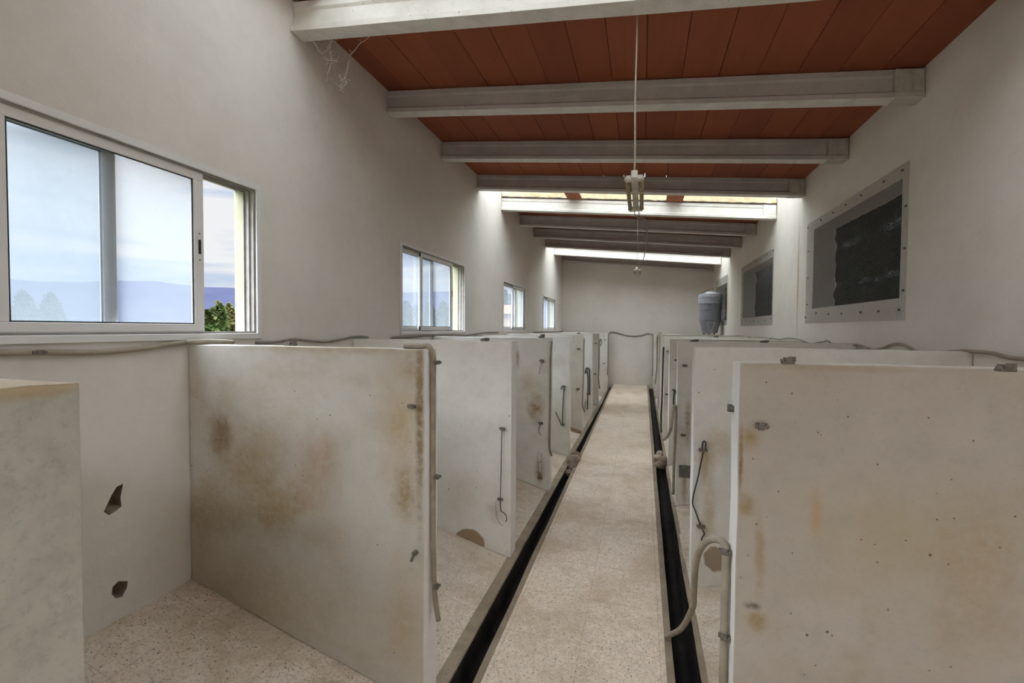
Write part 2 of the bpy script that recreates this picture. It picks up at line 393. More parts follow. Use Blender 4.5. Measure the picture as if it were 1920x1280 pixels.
b.hexa([(XR, ymin, -.6), (XR+TR, ymin, -.6), (XR+TR, YF+.2, -.6), (XR, YF+.2, -.6), (XR, ymin, ztop(XR)), (XR+TR, ymin, ztop(XR+TR)), (XR+TR, YF+.2, ztop(XR+TR)), (XR, YF+.2, ztop(XR))])
wall_right = b.build('wall_right', [M['wall_r']])
c = MB()
for y0, y1, z0, z1 in OPN: c.box((XR-.1, y0, z0), (XR+TR+.1, y1, z1))
cut(wall_right, c); struct(wall_right)
for nm, y0, y1 in (('wall_far', YF, YF+.2), ('wall_behind', YB-.2, YB)):
    b = MB()
    b.hexa([(XL, y0, -.6), (XR, y0, -.6), (XR, y1, -.6), (XL, y1, -.6), (XL, y0, ztop(XL)), (XR, y0, ztop(XR)), (XR, y1, ztop(XR)), (XL, y1, ztop(XL))])
    o_ = b.build(nm, M['wall'])
    if nm == 'wall_behind':         # unseen opening added behind the camera to let in fill light
        c = MB(); c.box((-1.95, YB-.5, corr(YB)), (-1.35, YB+.3, 2.2)); cut(o_, c)
    struct(o_)

# ------------------------------------------------------------------ floors and troughs
ys = [YB + (YF-YB)*i/60 for i in range(61)]
b = MB()
b.loft([[(-.712, y, corr(y)), (.137, y, corr(y)), (.137, y, -.6), (-.712, y, -.6)] for y in ys])
struct(b.build('floor', M['floor']))
for nm, xa, xb, kf in (('floor_left', XL, -.85, kl), ('floor_right', .298, XR, kr)):
    b = MB(); xs = [xa+(xb-xa)*i/24 for i in range(25)]
    g = [[b.b.verts.new((x, y, kf(x, y) + .006*(noise.noise((x*2.2, y*2.2, 3))))) for x in xs] for y in ys]
    for r0, r1 in zip(g, g[1:]):
        for i in range(24): b.b.faces.new((r0[i], r0[i+1], r1[i+1], r1[i]))
    struct(b.build(nm, M['floor_l'], smooth=True))
def trough(side, x0, x1, x2, x3, label):
    """outer kerb x0..x1, channel x1..x2, corridor edging x2..x3 (mirrored on the right)"""
    s = 1 if x3 > x0 else -1
    root = empty('feeding_trough', ((x1+x2)/2, 4.5, corr(4.5)), label, 'trough')
    rnd = random.Random(3+s)
    def wob(y, k): return .004*noise.noise((y*1.7, k, s))
    yy = [YB + (YF-YB)*i/160 for i in range(161)]
    b = MB(); b.loft([[(x0+wob(y, 1), y, ZK+.01), (x1+wob(y, 2)*1.6, y, ZK+.004+wob(y, 3)), (x1+wob(y, 2)*1.6, y, -.3), (x0+wob(y, 1), y, -.3)] for y in yy]); b.bevel(.004, 1)
    b.build('kerb', M['kerb'], root)
    b = MB(); b.loft([[(x2+wob(y, 5)*1.2, y, corr(y)+.003), (x3, y, corr(y)+.003), (x3, y, -.3), (x2+wob(y, 5)*1.2, y, -.3)] for y in yy])
    b.build('edging', M['kerb'], root)
    b = MB(); w = (x2-x1)
    def sec(y):
        zt1, zt2, d = ZK-.004, corr(y)-.006, corr(y)-.095
        pts = []
        for k in range(9):
            a = math.pi*k/8
            x = x1+.004*s + (w-.008*s)*(1-math.cos(a))/2
            z = d + (1-math.sin(a))*.05
            if k == 0: z = zt1
            if k == 8: z = zt2
            pts.append((x, y, z))
        return pts
    b.loft([sec(y) for y in yy], closed=False); b.build('channel', M['grime'], root, smooth=True)
    return root
trough('l', -.885, -.818, -.746, -.712, 'dark grimy feeding trough with cement kerb along the left stalls')
trough('r', .313, .282, .174, .137, 'dark grimy feeding trough with cement kerb along the right stalls')

b = MB(); b.box((XL, YB, -.70), (XR, YF, -.60)); struct(b.build('floor_base', M['kerb']))  # unseen slab added to block light leaking in below the floors

# ------------------------------------------------------------------ stall partitions
def slab(x0, x1, y0, z1, fl, amp=.0045, seed=0, th=TH):
    """plastered partition whose foot follows the sloping stall floor"""
    b = MB(); nx, nz = max(3, int(abs(x1-x0)/.07)), 20
    def jig(x, y, z): return Vector((x, y, z)) + Vector((noise.noise((y*3+seed, z*4, 1)), noise.noise((x*3, z*3, seed+2)), noise.noise((x*5, y*5, seed+4))))*amp
    rows = []
    for i in range(nx+1):
        x = x0+(x1-x0)*i/nx; zf = fl(x, y0)+.002
        prof = [(y0, zf+(z1-zf)*k/nz) for k in range(nz+1)] + [(y0+th*.5, z1+.002)] + [(y0+th, z1-(z1-zf)*k/nz) for k in range(nz+1)]
        rows.append([b.b.verts.new(jig(x, yy_, zz)) for yy_, zz in prof])
    n = len(rows[0])
    for a, c in zip(rows, rows[1:]):
        for k in range(n): b.b.faces.new((a[k], a[(k+1) % n], c[(k+1) % n], c[k]))
    for r in (rows[0], rows[-1]):       # end faces as a strip
        for k in range(nz): b.b.faces.new((r[k], r[k+1], r[n-2-k], r[n-1-k]))
        b.b.faces.new((r[nz], r[nz+1], r[nz+2]))
    bmesh.ops.recalc_face_normals(b.b, faces=b.b.faces)
    b.bevel(.006, 2)
    for f in b.b.faces:
        if abs(f.normal.x) > .85: f.material_index = 1
    return b
def clamp(parent, p, n=(0, -1, 0), w=.045, h=.016, mat='steel', name='pipe_clamp'):
    """little screwed saddle clamp standing off the plaster along n"""
    n = Vector(n).normalized(); t = Vector((0, 0, 1)).cross(n)
    if t.length < .1: t = Vector((1, 0, 0))
    t.normalize(); u = n.cross(t); b = MB()
    def bx(a0, a1, u0, u1, d0, d1):
        b.hexa([p+t*a+u*v+n*d for d in (d0, d1) for a, v in ((a0, u0), (a1, u0), (a1, u1), (a0, u1))])
    bx(-w/2, w/2, -h/2, h/2, -.002, .006)
    bx(-w*.28, w*.22, -h*.62, h*.62, .004, .017)
    o = b.build(name, M[mat], parent)
    for a, d, r in ((.36, .02, .42), (-.38, .012, .34)):
        b = MB(); b.tube([p+t*w*a+n*.004, p+t*w*a+n*d], h*r, 8); b.build('bolt', M[mat], o)
    return o
ordl = ['end', 'first', 'second', 'third', 'fourth', 'fifth', 'sixth', 'seventh', 'eighth', 'ninth']
LL = ['grey mossy end of the stall partition nearest the camera at the left edge',
      'wide brown-stained stall partition under the near window, hose on its end',
      'second full stall partition on the left, pale with thin wire and chipped foot',
      'third left stall partition with ochre stain and white drinker tube',
      'fourth left stall partition, pale face with a bent thin rod',
      'fifth left stall partition with a long thin pipe on its end',
      'sixth left stall partition with a looped hose hanging on its face',
      'seventh left stall partition with curled pipe on its end near the far wall',
      'eighth left stall partition, last but one before the far wall',
      'last left stall partition standing right against the far wall']
LM = ['post', 'lp1', 'lp2', 'lp3', 'part', 'part', 'part', 'part', 'part', 'part']
LPART = []
for k, y0 in enumerate(YP):
    root = empty('stall_partition', (XE, y0, kl(XE, y0)), LL[k], 'partition wall', 'stall partitions on the left')
    slab(XL+.006, XE, y0, ZTL, kl, seed=k).build('plaster_wall', [M[LM[k]], M['end' if k else 'post']], root)
    LPART.append(root)
RL = [None, 'large brown-stained stall partition filling the right foreground, pale hose on its end',
      'second right stall partition with a bent wire and a chipped brown patch low down',
      'third right stall partition with rusty brown streak and a small grey plate',
      'fourth right stall partition with looped hose against its end',
      'fifth right stall partition with a thin black pipe on its end',
      'sixth right stall partition, a narrow pale strip beyond the black pipe',
      'seventh right stall partition, a narrow strip near the grey hopper',
      'eighth right stall partition beneath the grey hopper',
      'last right stall partition against the far wall, pipe on its end']
RM = [None, 'rp1', 'rp2', 'rp3', 'part', 'part', 'part', 'part', 'part', 'part']
YR = [None]+[y-.05 if i == 1 else y-.035 for i, y in enumerate(YP) if i > 0]
YR[1] = 1.65; YR[2] = 2.99; YR[3] = 4.36
for i in range(4, 10): YR[i] = YP[i]-.03
RPART = [None]
for k in range(1, 10):
    root = empty('stall_partition', (XRE, YR[k], kr(XRE, YR[k])), RL[k], 'partition wall', 'stall partitions on the right')
    slab(XR-.006, XRE-(.03 if k == 9 else 0), YR[k], ZTR, kr, seed=k+20).build('plaster_wall', [M[RM[k]], M['end']], root)
    RPART.append(root)
# clamps screwed to the partitions (parts of them)
for k, lst in {1: [(773, 761)], 2: [(942, 803), (938, 935)], 3: [(1016, 676), (1014, 793)], 4: [(1057, 724), (1055, 796)], 5: [(1085, 654), (1084, 729)],
               6: [(1101, 690), (1102, 738)], 7: [(1117, 643.5), (1115.5, 701)], 8: [(1134.5, 637), (1133, 681)]}.items():
    for u, v in lst: clamp(LPART[k], ony(u, v, YP[k]), w=(.036, .042, .048)[min(k-1, 2)], h=(.014, .016, .019)[min(k-1, 2)])
for k, lst in {1: [(1427, 798)], 2: [(1318, 843), (1314, 986)], 3: [(1284, 685), (1281, 815)], 4: [(1268, 675), (1263.5, 731)], 5: [(1252, 658), (1250, 739)]}.items():
    for u, v in lst: clamp(RPART[k], ony(u, v, YR[k]), w=(.034, .05, .045)[min(k-1, 2)], h=(.018, .018, .018)[min(k-1, 2)])
for u, v in ((1477, 676), (1885, 691)): clamp(RPART[1], onz(u, v+4, ZTR+.004), (0, 0, 1), w=.034, h=.026)
p = onz(545, 647, ZTL+.004); clamp(LPART[1], p, (0, 0, 1), w=.05, h=.03)
for k, u in ((2, 909), (3, 1015), (4, 1016.5), (6, 1084)): 
    q = ony(u, 640, YP[k]+.03); q.z = ZTL+.003; clamp(LPART[k], q, (0, 0, 1), w=.05, h=.04)
for k, u in ((3, 1433), (3, 1302), (5, 1342)):
    q = ony(u, 640, YR[k]+.03); q.z = ZTR+.003; clamp(RPART[k], q, (0, 0, 1), w=.055, h=.04)
# spigot low on the first left partition
b = MB(); p = ony(780, 1034, YP[1]); q = ony(771, 1052, YP[1]-.02)
b.tube([p, p+Vector((0, -.02, 0))], .010, 10); b.tube([p+Vector((0, -.018, 0)), q], .006, 8); b.build('spigot', M['steel'], LPART[1])
# plate with rust on the third right partition
b = MB(); p = ony(1284, 883, YR[3]); b.box((p.x-.05, p.y-.016, p.z-.055), (p.x+.05, p.y-.001, p.z+.055)); b.bevel(.004, 1); b.build('grey_plate', M['steel'], RPART[3])

# ------------------------------------------------------------------ hoses, pipes, wires
def hose(name, pts, r, mat, label, cat='hose', parent=None, n=10, clamps=(), sub=6, group=None, open_end=True):
    P = curve(pts, sub)
    root = empty(name, P[-1], label, cat, group)
    b = MB(); b.tube(P, r, n); b.build('tube', M[mat], root, smooth=True)
    if open_end:
        d = (P[-1]-P[-2]).normalized(); b = MB(); b.tube([P[-1]-d*.002, P[-1]+d*.0012], r*.62, 10); b.build('open_end', M['black'], root)
    for p, nrm in clamps: clamp(root, p, nrm, w=r*3.0, h=r*1.1, name='hose_clip')
    return root
# hose on the end of the first left partition
xh = XE+.014
yh = onx(812, 700, xh).y
top = [ony(758, 650.5, yh), ony(775, 650.5, yh), ony(790, 649, yh), ony(803, 651, yh)]
for q in top: q.z = max(q.z, ZTL+.013)
H = top + [Vector((xh, yh, ony(812, 668, yh).z)), Vector((xh, yh, ony(812, 720, yh).z)), Vector((xh, yh+.002, EYE-.6)), Vector((xh+.002, yh, ony(814, 1000, yh).z)), onx(814, 1090, xh+.002), onx(817, 1130, xh+.012), onx(822, 1162, xh+.02)]
hose('water_hose', H, .0115, 'hose', 'grey hose clipped down the end of the brown-stained first left partition',
     clamps=[(Vector((xh+.011, yh, ony(812, v, yh).z)), (1, 0, 0)) for v in (679, 893, 1098)])
def down(k, side, pts, r, mat, label, **kw):
    X = (XE+r+.003) if side == 'l' else (XRE-r-.003)
    return hose('water_pipe', [onx(u, v, X) for u, v in pts], r, mat, label, 'pipe', **kw)
down(3, 'l', [(1034, 640), (1033, 652), (1031.5, 680), (1031, 760), (1030, 830), (1031.5, 845), (1034, 853)], .012, 'hose', 'brownish pipe down the end of the third left partition, by the drinker')
down(5, 'l', [(1095.3, 635), (1094.8, 650), (1094, 700), (1092.5, 750), (1093, 762), (1096, 771)], .011, 'hose', 'thin pipe down the end of the fifth left partition')
hose('water_pipe', [onx(1126.5, 648, XE+.03), onx(1127.5, 640, XE+.03), onx(1126, 635.5, XE+.025), onx(1124, 638, XE+.015), onx(1123.5, 650, XE+.013), onx(1123, 690, XE+.013), onx(1122.3, 712, XE+.015), onx(1124.5, 728, XE+.03)], .013, 'hose', 'pipe with hooked top on the end of the seventh left partition', 'pipe')
down(9, 'l', [(1141, 625.5), (1140.3, 640), (1140, 670), (1139, 703)], .013, 'cable', 'dark pipe beside the far wall, left of the corridor')
yw = YF-.02
hose('draped_cable', [ony(u, v, yw) for u, v in ((1142, 623.5), (1151, 622.3), (1163, 625.5), (1178, 629), (1192, 629.8), (1205, 628), (1214, 625), (1219, 625.5), (1225, 628))], .012, 'cable', 'grey cable sagging across the far wall above the corridor', 'cable', open_end=False)
hose('water_pipe', [ony(1225, 628, yw-.02), ony(1224.6, 645, yw-.02), ony(1224.3, 680, yw-.02), ony(1223, 705, yw-.02)], .013, 'cable', 'dark pipe beside the far wall, right of the corridor', 'pipe')
yq = YR[8]
hose('water_pipe', [Vector((ony(1240, 627, yq).x, yq+.05, ZTR+.021)), Vector((ony(1235, 627, yq).x, yq+.05, ZTR+.022)), onx(1232.6, 630, XRE-.016), onx(1232, 642, XRE-.016), onx(1231.8, 680, XRE-.016), onx(1230, 706, XRE-.018), onx(1228.5, 719, XRE-.03)], .013, 'hose', 'brown pipe curling over the top of the eighth right partition', 'pipe')
hose('water_pipe', [onx(1244.4, 651, XRE-.020), onx(1243.9, 660, XRE-.020), onx(1242.6, 700, XRE-.020), onx(1241.2, 750, XRE-.022), onx(1239.5, 780, XRE-.022), onx(1240, 810, XRE-.02)], .012, 'wire', 'thin black pipe down the end of the fifth right partition', 'pipe')
X = XRE-.018
hose('water_hose', [onx(1262, 926, X), onx(1263.5, 880, X), onx(1265.5, 830, X), onx(1267, 790, X), onx(1267.3, 768, X), onx(1265.8, 760.5, X-.01), onx(1262.5, 766, X-.03), onx(1260, 785, X-.045), onx(1258, 803, X-.05), onx(1252, 817, X-.06), onx(1246, 823, X-.065), onx(1242.5, 823.5, X-.07)], .013, 'hose_l', 'pale looped hose on the end of the third right partition')
# big looping hose of the right foreground
pa = [(1356, 1300), (1358, 1220), (1361, 1120), (1364, 1045), (1363, 1030), (1356, 1016), (1341, 1010), (1325, 1015), (1313, 1029), (1305.5, 1052), (1302, 1085), (1301, 1118), (1298, 1140), (1277, 1178), (1249, 1208)]
yy_ = [1.74, 1.74, 1.735, 1.73, 1.735, 1.78, 1.86, 1.94, 2.0, 2.06, 2.12, 2.2, 2.28, 2.44, 2.56]
H = [ony(u, v, yq) for (u, v), yq in zip(pa, yy_)]
H = [Vector((min(q.x, XRE-.017) if i < 5 else q.x, q.y, max(q.z, corr(q.y)+.016))) for i, q in enumerate(H)]
hose('water_hose', H, .0135, 'hose_l', 'thick pale hose looping from the near right partition across the trough', n=14,
     clamps=[(H[4]+Vector((-.004, -.012, 0)), (-.3, -1, 0)), (ony(1359.5, 1188, 1.737)+Vector((-.003, -.012, 0)), (-.3, -1, 0))])
clamp(RPART[1], onx(1374.5, 765, XRE-.001), (-1, 0, 0), w=.045, h=.02)
def wire(pts, label, Y=None, X=None, r=.0028, mat='wire'):
    P = [ony(u, v, Y-.012) for u, v in pts]
    b = MB(); b.tube(curve(P, 4), r, 6)
    return tag(b.build('thin_wire', M[mat], smooth=True), label, 'wire')
wire([(941, 806), (940, 850), (939, 900), (938, 934), (938.5, 950), (940, 958), (947, 963), (950, 972), (948, 978)], 'long straight dark wire between two clamps on the second left partition', YP[2], r=.0032)
wire([(931, 938), (929, 948), (931, 966), (934, 976), (940, 984), (944, 984)], 'thin curled wire loop low on the second left partition', YP[2], r=.0018, mat='cable')
wire([(1017, 680), (1013, 690), (1011, 702)], 'short wire dangling from the upper clamp of the third left partition', YP[3], r=.002)
wire([(1014, 796), (1010, 806), (1012, 813), (1015, 816)], 'short curled wire under the lower clamp of the third left partition', YP[3], r=.003)
wire([(1051, 730), (1055, 724), (1057.5, 726), (1056, 750), (1054.5, 780), (1055, 797)], 'bent dark rod hooked on the fourth left partition', YP[4], r=.006)
wire([(1041.5, 772), (1047, 785), (1053.5, 798)], 'short slanting rod low on the fourth left partition', YP[4], r=.006, mat='steel')
wire([(1097, 700), (1098.5, 692), (1101.5, 690), (1104.5, 692), (1105.5, 705), (1105.5, 740)], 'dark hose hooked over the clamp of the sixth left partition', YP[6], r=.010)
wire([(1101, 695), (1102.2, 710), (1102, 745), (1101.5, 767)], 'dark wire hanging straight on the sixth left partition', YP[6], r=.009)
wire([(1099, 751), (1097, 758), (1097.5, 768)], 'short curved wire low on the sixth left partition', YP[6], r=.006, mat='steel')
wire([(1316.5, 843), (1317.5, 830), (1320, 826.5), (1323, 830), (1322, 843), (1318, 850), (1309, 893), (1298.5, 938), (1304, 958), (1314, 986), (1320.5, 1000), (1316, 1008), (1315.5, 1016)], 'long bent dark wire with a loop top on the second right partition', YR[2], r=.0042)
wire([(1264.5, 732), (1263.3, 745), (1263, 760)], 'dark rod hanging from the clamp of the fourth right partition', YR[4], r=.008)
wire([(1265, 731), (1267, 734), (1268.3, 740)], 'hooked wire end on the clamp of the fourth right partition', YR[4], r=.006)

# pipes along the side walls
X = XL+.016
hose('wall_pipe', [onx(u, v, X) for u, v in ((-60, 664), (0, 661), (75, 660), (140, 661), (200, 659), (265, 653), (320, 645), (350, 641))] + [Vector((X+.025, 1.70, ZTL+.016)), Vector((X+.03, 1.80, ZTL+.016)), Vector((X+.06, 1.90, ZTL+.010))],
     .0115, 'hose_l', 'pale dusty pipe under the near window, its open end on the first partition', 'pipe', clamps=[(onx(72, 660, X+.012), (1, 0, 0))])
X = XL+.012
def wallcable(pts, X, r, label, mat='cable'):
    b = MB(); b.tube(curve([onx(u, v, X) for u, v in pts], 5), r, 8)
    return tag(b.build('wall_cable', M[mat], smooth=True), label, 'cable')
wallcable([(480, 642.5), (520, 640.5), (550, 635.8), (575, 638), (610, 640.5), (640, 636), (665, 631), (690, 632)], X, .008, 'grey cable on the left wall between the near window and the second window')
wallcable([(735, 633), (745, 632), (770, 632), (800, 628.5), (830, 628.3), (870, 629), (890, 626), (912, 623), (935, 623)], X, .009, 'grey cable under the second window on the left wall')
wallcable([(1000, 622.8), (1020, 621.8), (1045, 621.5), (1055, 620.8)], X, .012, 'grey cable near the far corner of the left wall')
X = XR-.018
hose('wall_pipe', [onx(u, v, X) for u, v in ((1990, 678), (1920, 673), (1890, 670), (1860, 662), (1825, 658.5), (1795, 658), (1760, 661), (1720, 659), (1695, 647), (1676, 645), (1655, 652), (1635, 655), (1608, 647), (1580, 645))],
     .0095, 'hose', 'wavy grey pipe along the right wall behind the near partition', 'pipe', open_end=False)
wallcable([(1580, 645), (1560, 644), (1552, 639), (1540, 641), (1520, 644), (1508, 640), (1500, 637), (1478, 633.5), (1462, 636), (1445, 634), (1428, 632.5), (1410, 633), (1390, 630), (1370, 629.5)], X, .007, 'thin wavy grey cable on the right wall towards the hopper')

# drinker on the third left partition, wooden strip and dirt wedge at the fifth
root = empty('animal_drinker', ony(1012, 895, YP[3]-.02), 'white drinker tube with rusty foot, low on the third left partition', 'drinker')
a, b_, c_, d_ = (ony(1012.3, v, YP[3]-.02) for v in (850, 866, 885, 897))
b = MB(); b.tube([a, b_], .016, 12); b.build('collar', M['white_plastic'], root, smooth=True)
b = MB(); b.tube([b_, c_], .010, 10); b.build('stem', M['white_plastic'], root, smooth=True)
b = MB(); b.tube([c_, d_], .011, 10, .024); b.build('rusty_foot', M['rust'], root, smooth=True)
b = MB(); p, q = ony(1068, 806, YP[5]-.03), ony(1089, 811, YP[5]-.03)
z0 = kl(p.x, 7)
b.hexa([(p.x, YP[5]-.05, kl(p.x, 0)+.01), (q.x, YP[5]-.05, kl(q.x, 0)+.01), (q.x, YP[5]-.006, kl(q.x, 0)+.01), (p.x, YP[5]-.006, kl(p.x, 0)+.01),
        (p.x, YP[5]-.05, kl(p.x, 0)+.045), (q.x, YP[5]-.05, kl(q.x, 0)+.045), (q.x, YP[5]-.006, kl(q.x, 0)+.045), (p.x, YP[5]-.006, kl(p.x, 0)+.045)])
tag(b.build('wooden_strip', M['wood']), 'small wooden strip on the floor at the foot of the fifth left partition', 'wood strip')

# ------------------------------------------------------------------ roof
def bays():
    for y0, y1 in zip(BEAM_Y, BEAM_Y[1:]): yield y0, y1
def is_sky(y0): return any(abs(y0-a) < .05 for a, _ in SKY)
b = MB(); jo = [.005+.243*k for k in range(-10, 9)]
segs = [y for y in bays() if not is_sky(y[0])] + [(BEAM_Y[-1], YF+.03), (YB, BEAM_Y[0])]
def board(b, xa, xb, y0, y1, dz=0, t=.05):
    b.hexa([(xa, y0, zc(xa)+dz), (xb, y0, zc(xb)+dz), (xb, y1, zc(xb)+dz), (xa, y1, zc(xa)+dz), (xa, y0, zc(xa)+t), (xb, y0, zc(xb)+t), (xb, y1, zc(xb)+t), (xa, y1, zc(xa)+t)])
for y0, y1 in segs:
    for k in range(-10, 9):
        xa, xb = max(XL-.02, .005+.243*(k)), min(XR+.02, .005+.243*(k+1)-.004)
        if xb-xa < .02: continue
        dz = random.uniform(-.002, .003)
        board(b, xa, xb, y0+.04, y1+.07, dz)
    xa, xb = XL-TL, XR+TR         # solid roof build-up over the boards
    b.hexa([(xa, y0+.04, zc(xa)+.05), (xb, y0+.04, zc(xb)+.05), (xb, y1+.07, zc(xb)+.05), (xa, y1+.07, zc(xa)+.05), (xa, y0+.04, zc(xa)+.15), (xb, y0+.04, zc(xb)+.15), (xb, y1+.07, zc(xb)+.15), (xa, y1+.07, zc(xa)+.15)])
struct(b.build('ceiling', M['clay']))
PROF = [(0, 0), (.11, 0), (.11, .032), (.083, .05), (.078, .135), (.088, .15), (.088, .187), (.022, .187), (.022, .15), (.032, .135), (.027, .05), (0, .032)]
PEND = [(-.004, -.002), (.114, -.002), (.114, .03), (.108, .045), (.106, .15), (.106, .183), (.004, .183), (.004, .15), (.002, .045), (-.004, .03)]
BL = ['topmost white-lit concrete roof beam nearest the camera with cobwebs', 'second grey concrete roof beam from the camera, with a chipped end block',
      'third grey concrete roof beam from the camera', 'fourth grey concrete roof beam, in front of the middle skylight gap',
      'bright white-lit concrete roof beam just behind the middle skylight', 'first dark beam behind the bright middle beam, with a strip of clay above it',
      'second dark beam behind the bright middle beam', 'third dark beam behind the middle one, in front of the far skylight',
      'bright white-lit concrete roof beam at the far skylight', 'last dark concrete roof beam next to the far wall']
for i in range(10):
    y0 = BEAM_Y[i+5]
    root = empty('roof_beam', (XL, y0, zb(XL)), BL[i], 'roof beam', 'concrete roof beams')
    b = MB()
    xs = [XL+.004+(XR-.008-XL)*k/30 for k in range(31)]
    b.loft([[(x, y0+py+.002*noise.noise((x*2, pz*9, i)), zb(x)+pz+.002*noise.noise((x*3, py*20, i+9))) for py, pz in PROF] for x in xs])
    b.b.normal_update()
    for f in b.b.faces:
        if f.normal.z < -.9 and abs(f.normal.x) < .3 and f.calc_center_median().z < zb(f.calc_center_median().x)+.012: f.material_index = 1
    b.build('joist', [M['concrete_skylit' if i in (0, 4, 8) else 'concrete'], M['soffit']], root)
    b = MB(); x0 = XR-.152
    b.loft([[(x, y0+py+.009*noise.noise((x*22, pz*22, i)), zb(x)+pz+.006*noise.noise((x*30, py*30, i+3))) for py, pz in PEND] for x in (x0-.010, x0, x0+.03, x0+.06, x0+.09, x0+.12, XR-.006)]); b.bevel(.004, 1)
    b.build('end_block', M['concrete_skylit' if i in (0, 4, 8) else 'mortar_g'], root)
for i in range(4):  # plain roof beams out of view above and behind the camera
    y0 = BEAM_Y[i+1]; b = MB(); xs = (XL+.004, XR-.004)
    b.loft([[(x, y0+py, zb(x)+pz) for py, pz in PROF] for x in xs])
    struct(b.build('unseen_beam_%d' % (i+1), M['concrete']))
# skylights: mortar curbs round the hole, corrugated sheet above, clay pieces left across it
SL = ['translucent skylight sheet over the nearest bay', 'translucent skylight sheet in the middle of the roof', 'translucent skylight sheet at the far end of the roof']
b = MB(); b.box((XL+.01, SKY[0][0]+.05, zc(0)+.35), (XR-.01, SKY[0][1]+.06, zc(0)+.353))
struct(b.build('dimmer_sheet', M['sheet_dimmer']))  # unseen sheet added to dim light from the rear skylight
for i, (y0, y1) in enumerate(SKY[1:]):
    root = empty('roof_skylight', (0, (y0+y1)/2, zc(0)+.16), SL[i], 'skylight')
    b = MB(); ya, yb = y0+.06, y1+.06; nx = 150
    def zz(x, k): return zc(x)+.165 + .012*math.sin(k*2*math.pi/6)
    xs = [XL+.006+(XR-XL-.012)*k/nx for k in range(nx+1)]
    b.loft([[(x, ya, zz(x, k)), (x, yb+.06, zz(x, k)), (x, yb+.06, zz(x, k)+.002), (x, ya, zz(x, k)+.002)] for k, x in enumerate(xs)])
    b.build('corrugated_sheet', M[('sheet_near', 'sheet_mid', 'sheet_far')[i]], root, smooth=False)
    b = MB()
    for (p0, p1) in ((y1+.016, y1+.036),):
        r = []
        for k in range(70):
            x = XL+.006+(XR-XL-.012)*k/69; lo = zc(x)+.012+.010*noise.noise((x*9, p0, 1))+.006*noise.noise((x*31, p0, 2))
            r.append([(x, p0+.008*noise.noise((x*14, 3, p0)), lo), (x, p1, lo), (x, p1, zc(x)+.158), (x, p0, zc(x)+.158)])
        b.loft(r)
    b.build('mortar_edge', M['mortar'], root)
    b = MB(); r = []
    for k in range(110):
        x = XL+.006+(XR-XL-.012)*k/109; hh = .012+.010*noise.noise((x*11, 7, i))+.006*noise.noise((x*37, 1, i))
        r.append([(x, y1+.004, zc(x)-.002), (x, y1+.014, zc(x)-.002), (x, y1+.014, zc(x)+max(.003, hh)), (x, y1+.006, zc(x)+max(.003, hh))])
    b.loft(r); b.build('dark_debris', M['grime_d'], root)
for k, (ua, ub, y0, y1, lab) in enumerate(((1064, 1091, 5.82, 6.798, 'left red clay piece spanning the middle skylight gap'), (1249, 1280, 5.82, 6.798, 'right red clay piece spanning the middle skylight gap'))):
    xa, xb = ony(ua, 374, 6.8).x, ony(ub, 374, 6.8).x
    b = MB(); board(b, xa, xb, y0, y1, -.006, .03); b.bevel(.004, 1)
    tag(b.build('clay_piece', M['clay_raw']), lab, 'clay board', 'clay pieces across the skylight')
b = MB(); board(b, XL+.01, XL+.20, 1.42, 2.398, -.004, .035); b.bevel(.004, 1)
tag(b.build('clay_piece', M['clay_raw']), 'red clay board left at the wall in the nearest skylight, at the top edge', 'clay board')

# ------------------------------------------------------------------ left windows
def ring(b, xa, xb, o, i):
    (y0, y1, z0, z1), (a0, a1, b0, b1) = o, i
    b.box((xa, y0, z0), (xb, y1, b0)); b.box((xa, y0, b1), (xb, y1, z1)); b.box((xa, y0, b0), (xb, a0, b1)); b.box((xa, a1, b0), (xb, y1, b1))
def sash(root, name, y0, y1, z0, z1, xa, xb, latch=None, blocks=None):
    s = MB(); st, rl = .054, .048
    ring(s, xa, xb, (y0, y1, z0, z1), (y0+st, y1-st, z0+rl, z1-rl)); s.bevel(.003, 1)
    o = s.build(name, M['alu'], root)
    g = MB(); xm = (xa+xb)/2
    g.box((xm-.002, y0+st-.004, z0+rl-.004), (xm+.002, y1-st+.004, z1-rl+.004)); g.build('glass_pane', M['glass'], o)
    s = MB(); xi = xm+.0035
    ring(s, xi, xi+.004, (y0+st-.0005, y1-st+.0005, z0+rl-.0005, z1-rl+.0005), (y0+st+.005, y1-st-.005, z0+rl+.005, z1-rl-.005)); s.build('rubber_seal', M['black'], o)
    if latch:
        q = MB(); q.box((xb, latch[0]-.011, latch[1]-.085), (xb+.003, latch[0]+.011, latch[1]+.085)); q.bevel(.002, 1); q.build('latch_plate', M['alu'], o)
        q = MB(); q.box((xb+.0025, latch[0]-.007, latch[1]-.035), (xb+.0045, latch[0]+.007, latch[1]+.035))
        q.box((xb+.0025, latch[0]-.003, latch[1]+.062), (xb+.004, latch[0]+.003, latch[1]+.068)); q.box((xb+.0025, latch[0]-.003, latch[1]-.068), (xb+.004, latch[0]+.003, latch[1]-.062))
        q.build('latch_slot', M['black'], o)
    if blocks:
        for zq in blocks:
            q = MB(); q.box((xb-.002, y0-.022, zq-.022), (xb+.004, y0+.002, zq+.022)); q.build('rubber_stop', M['black'], o)
    return o
INNER = [(1.013, 1.812), (4.150, 4.965), (7.53, 8.325), (10.50, 11.43)]
OUTER = [(.63, 1.435), (3.77, 4.52), (7.07, 7.90), (10.06, 10.90)]
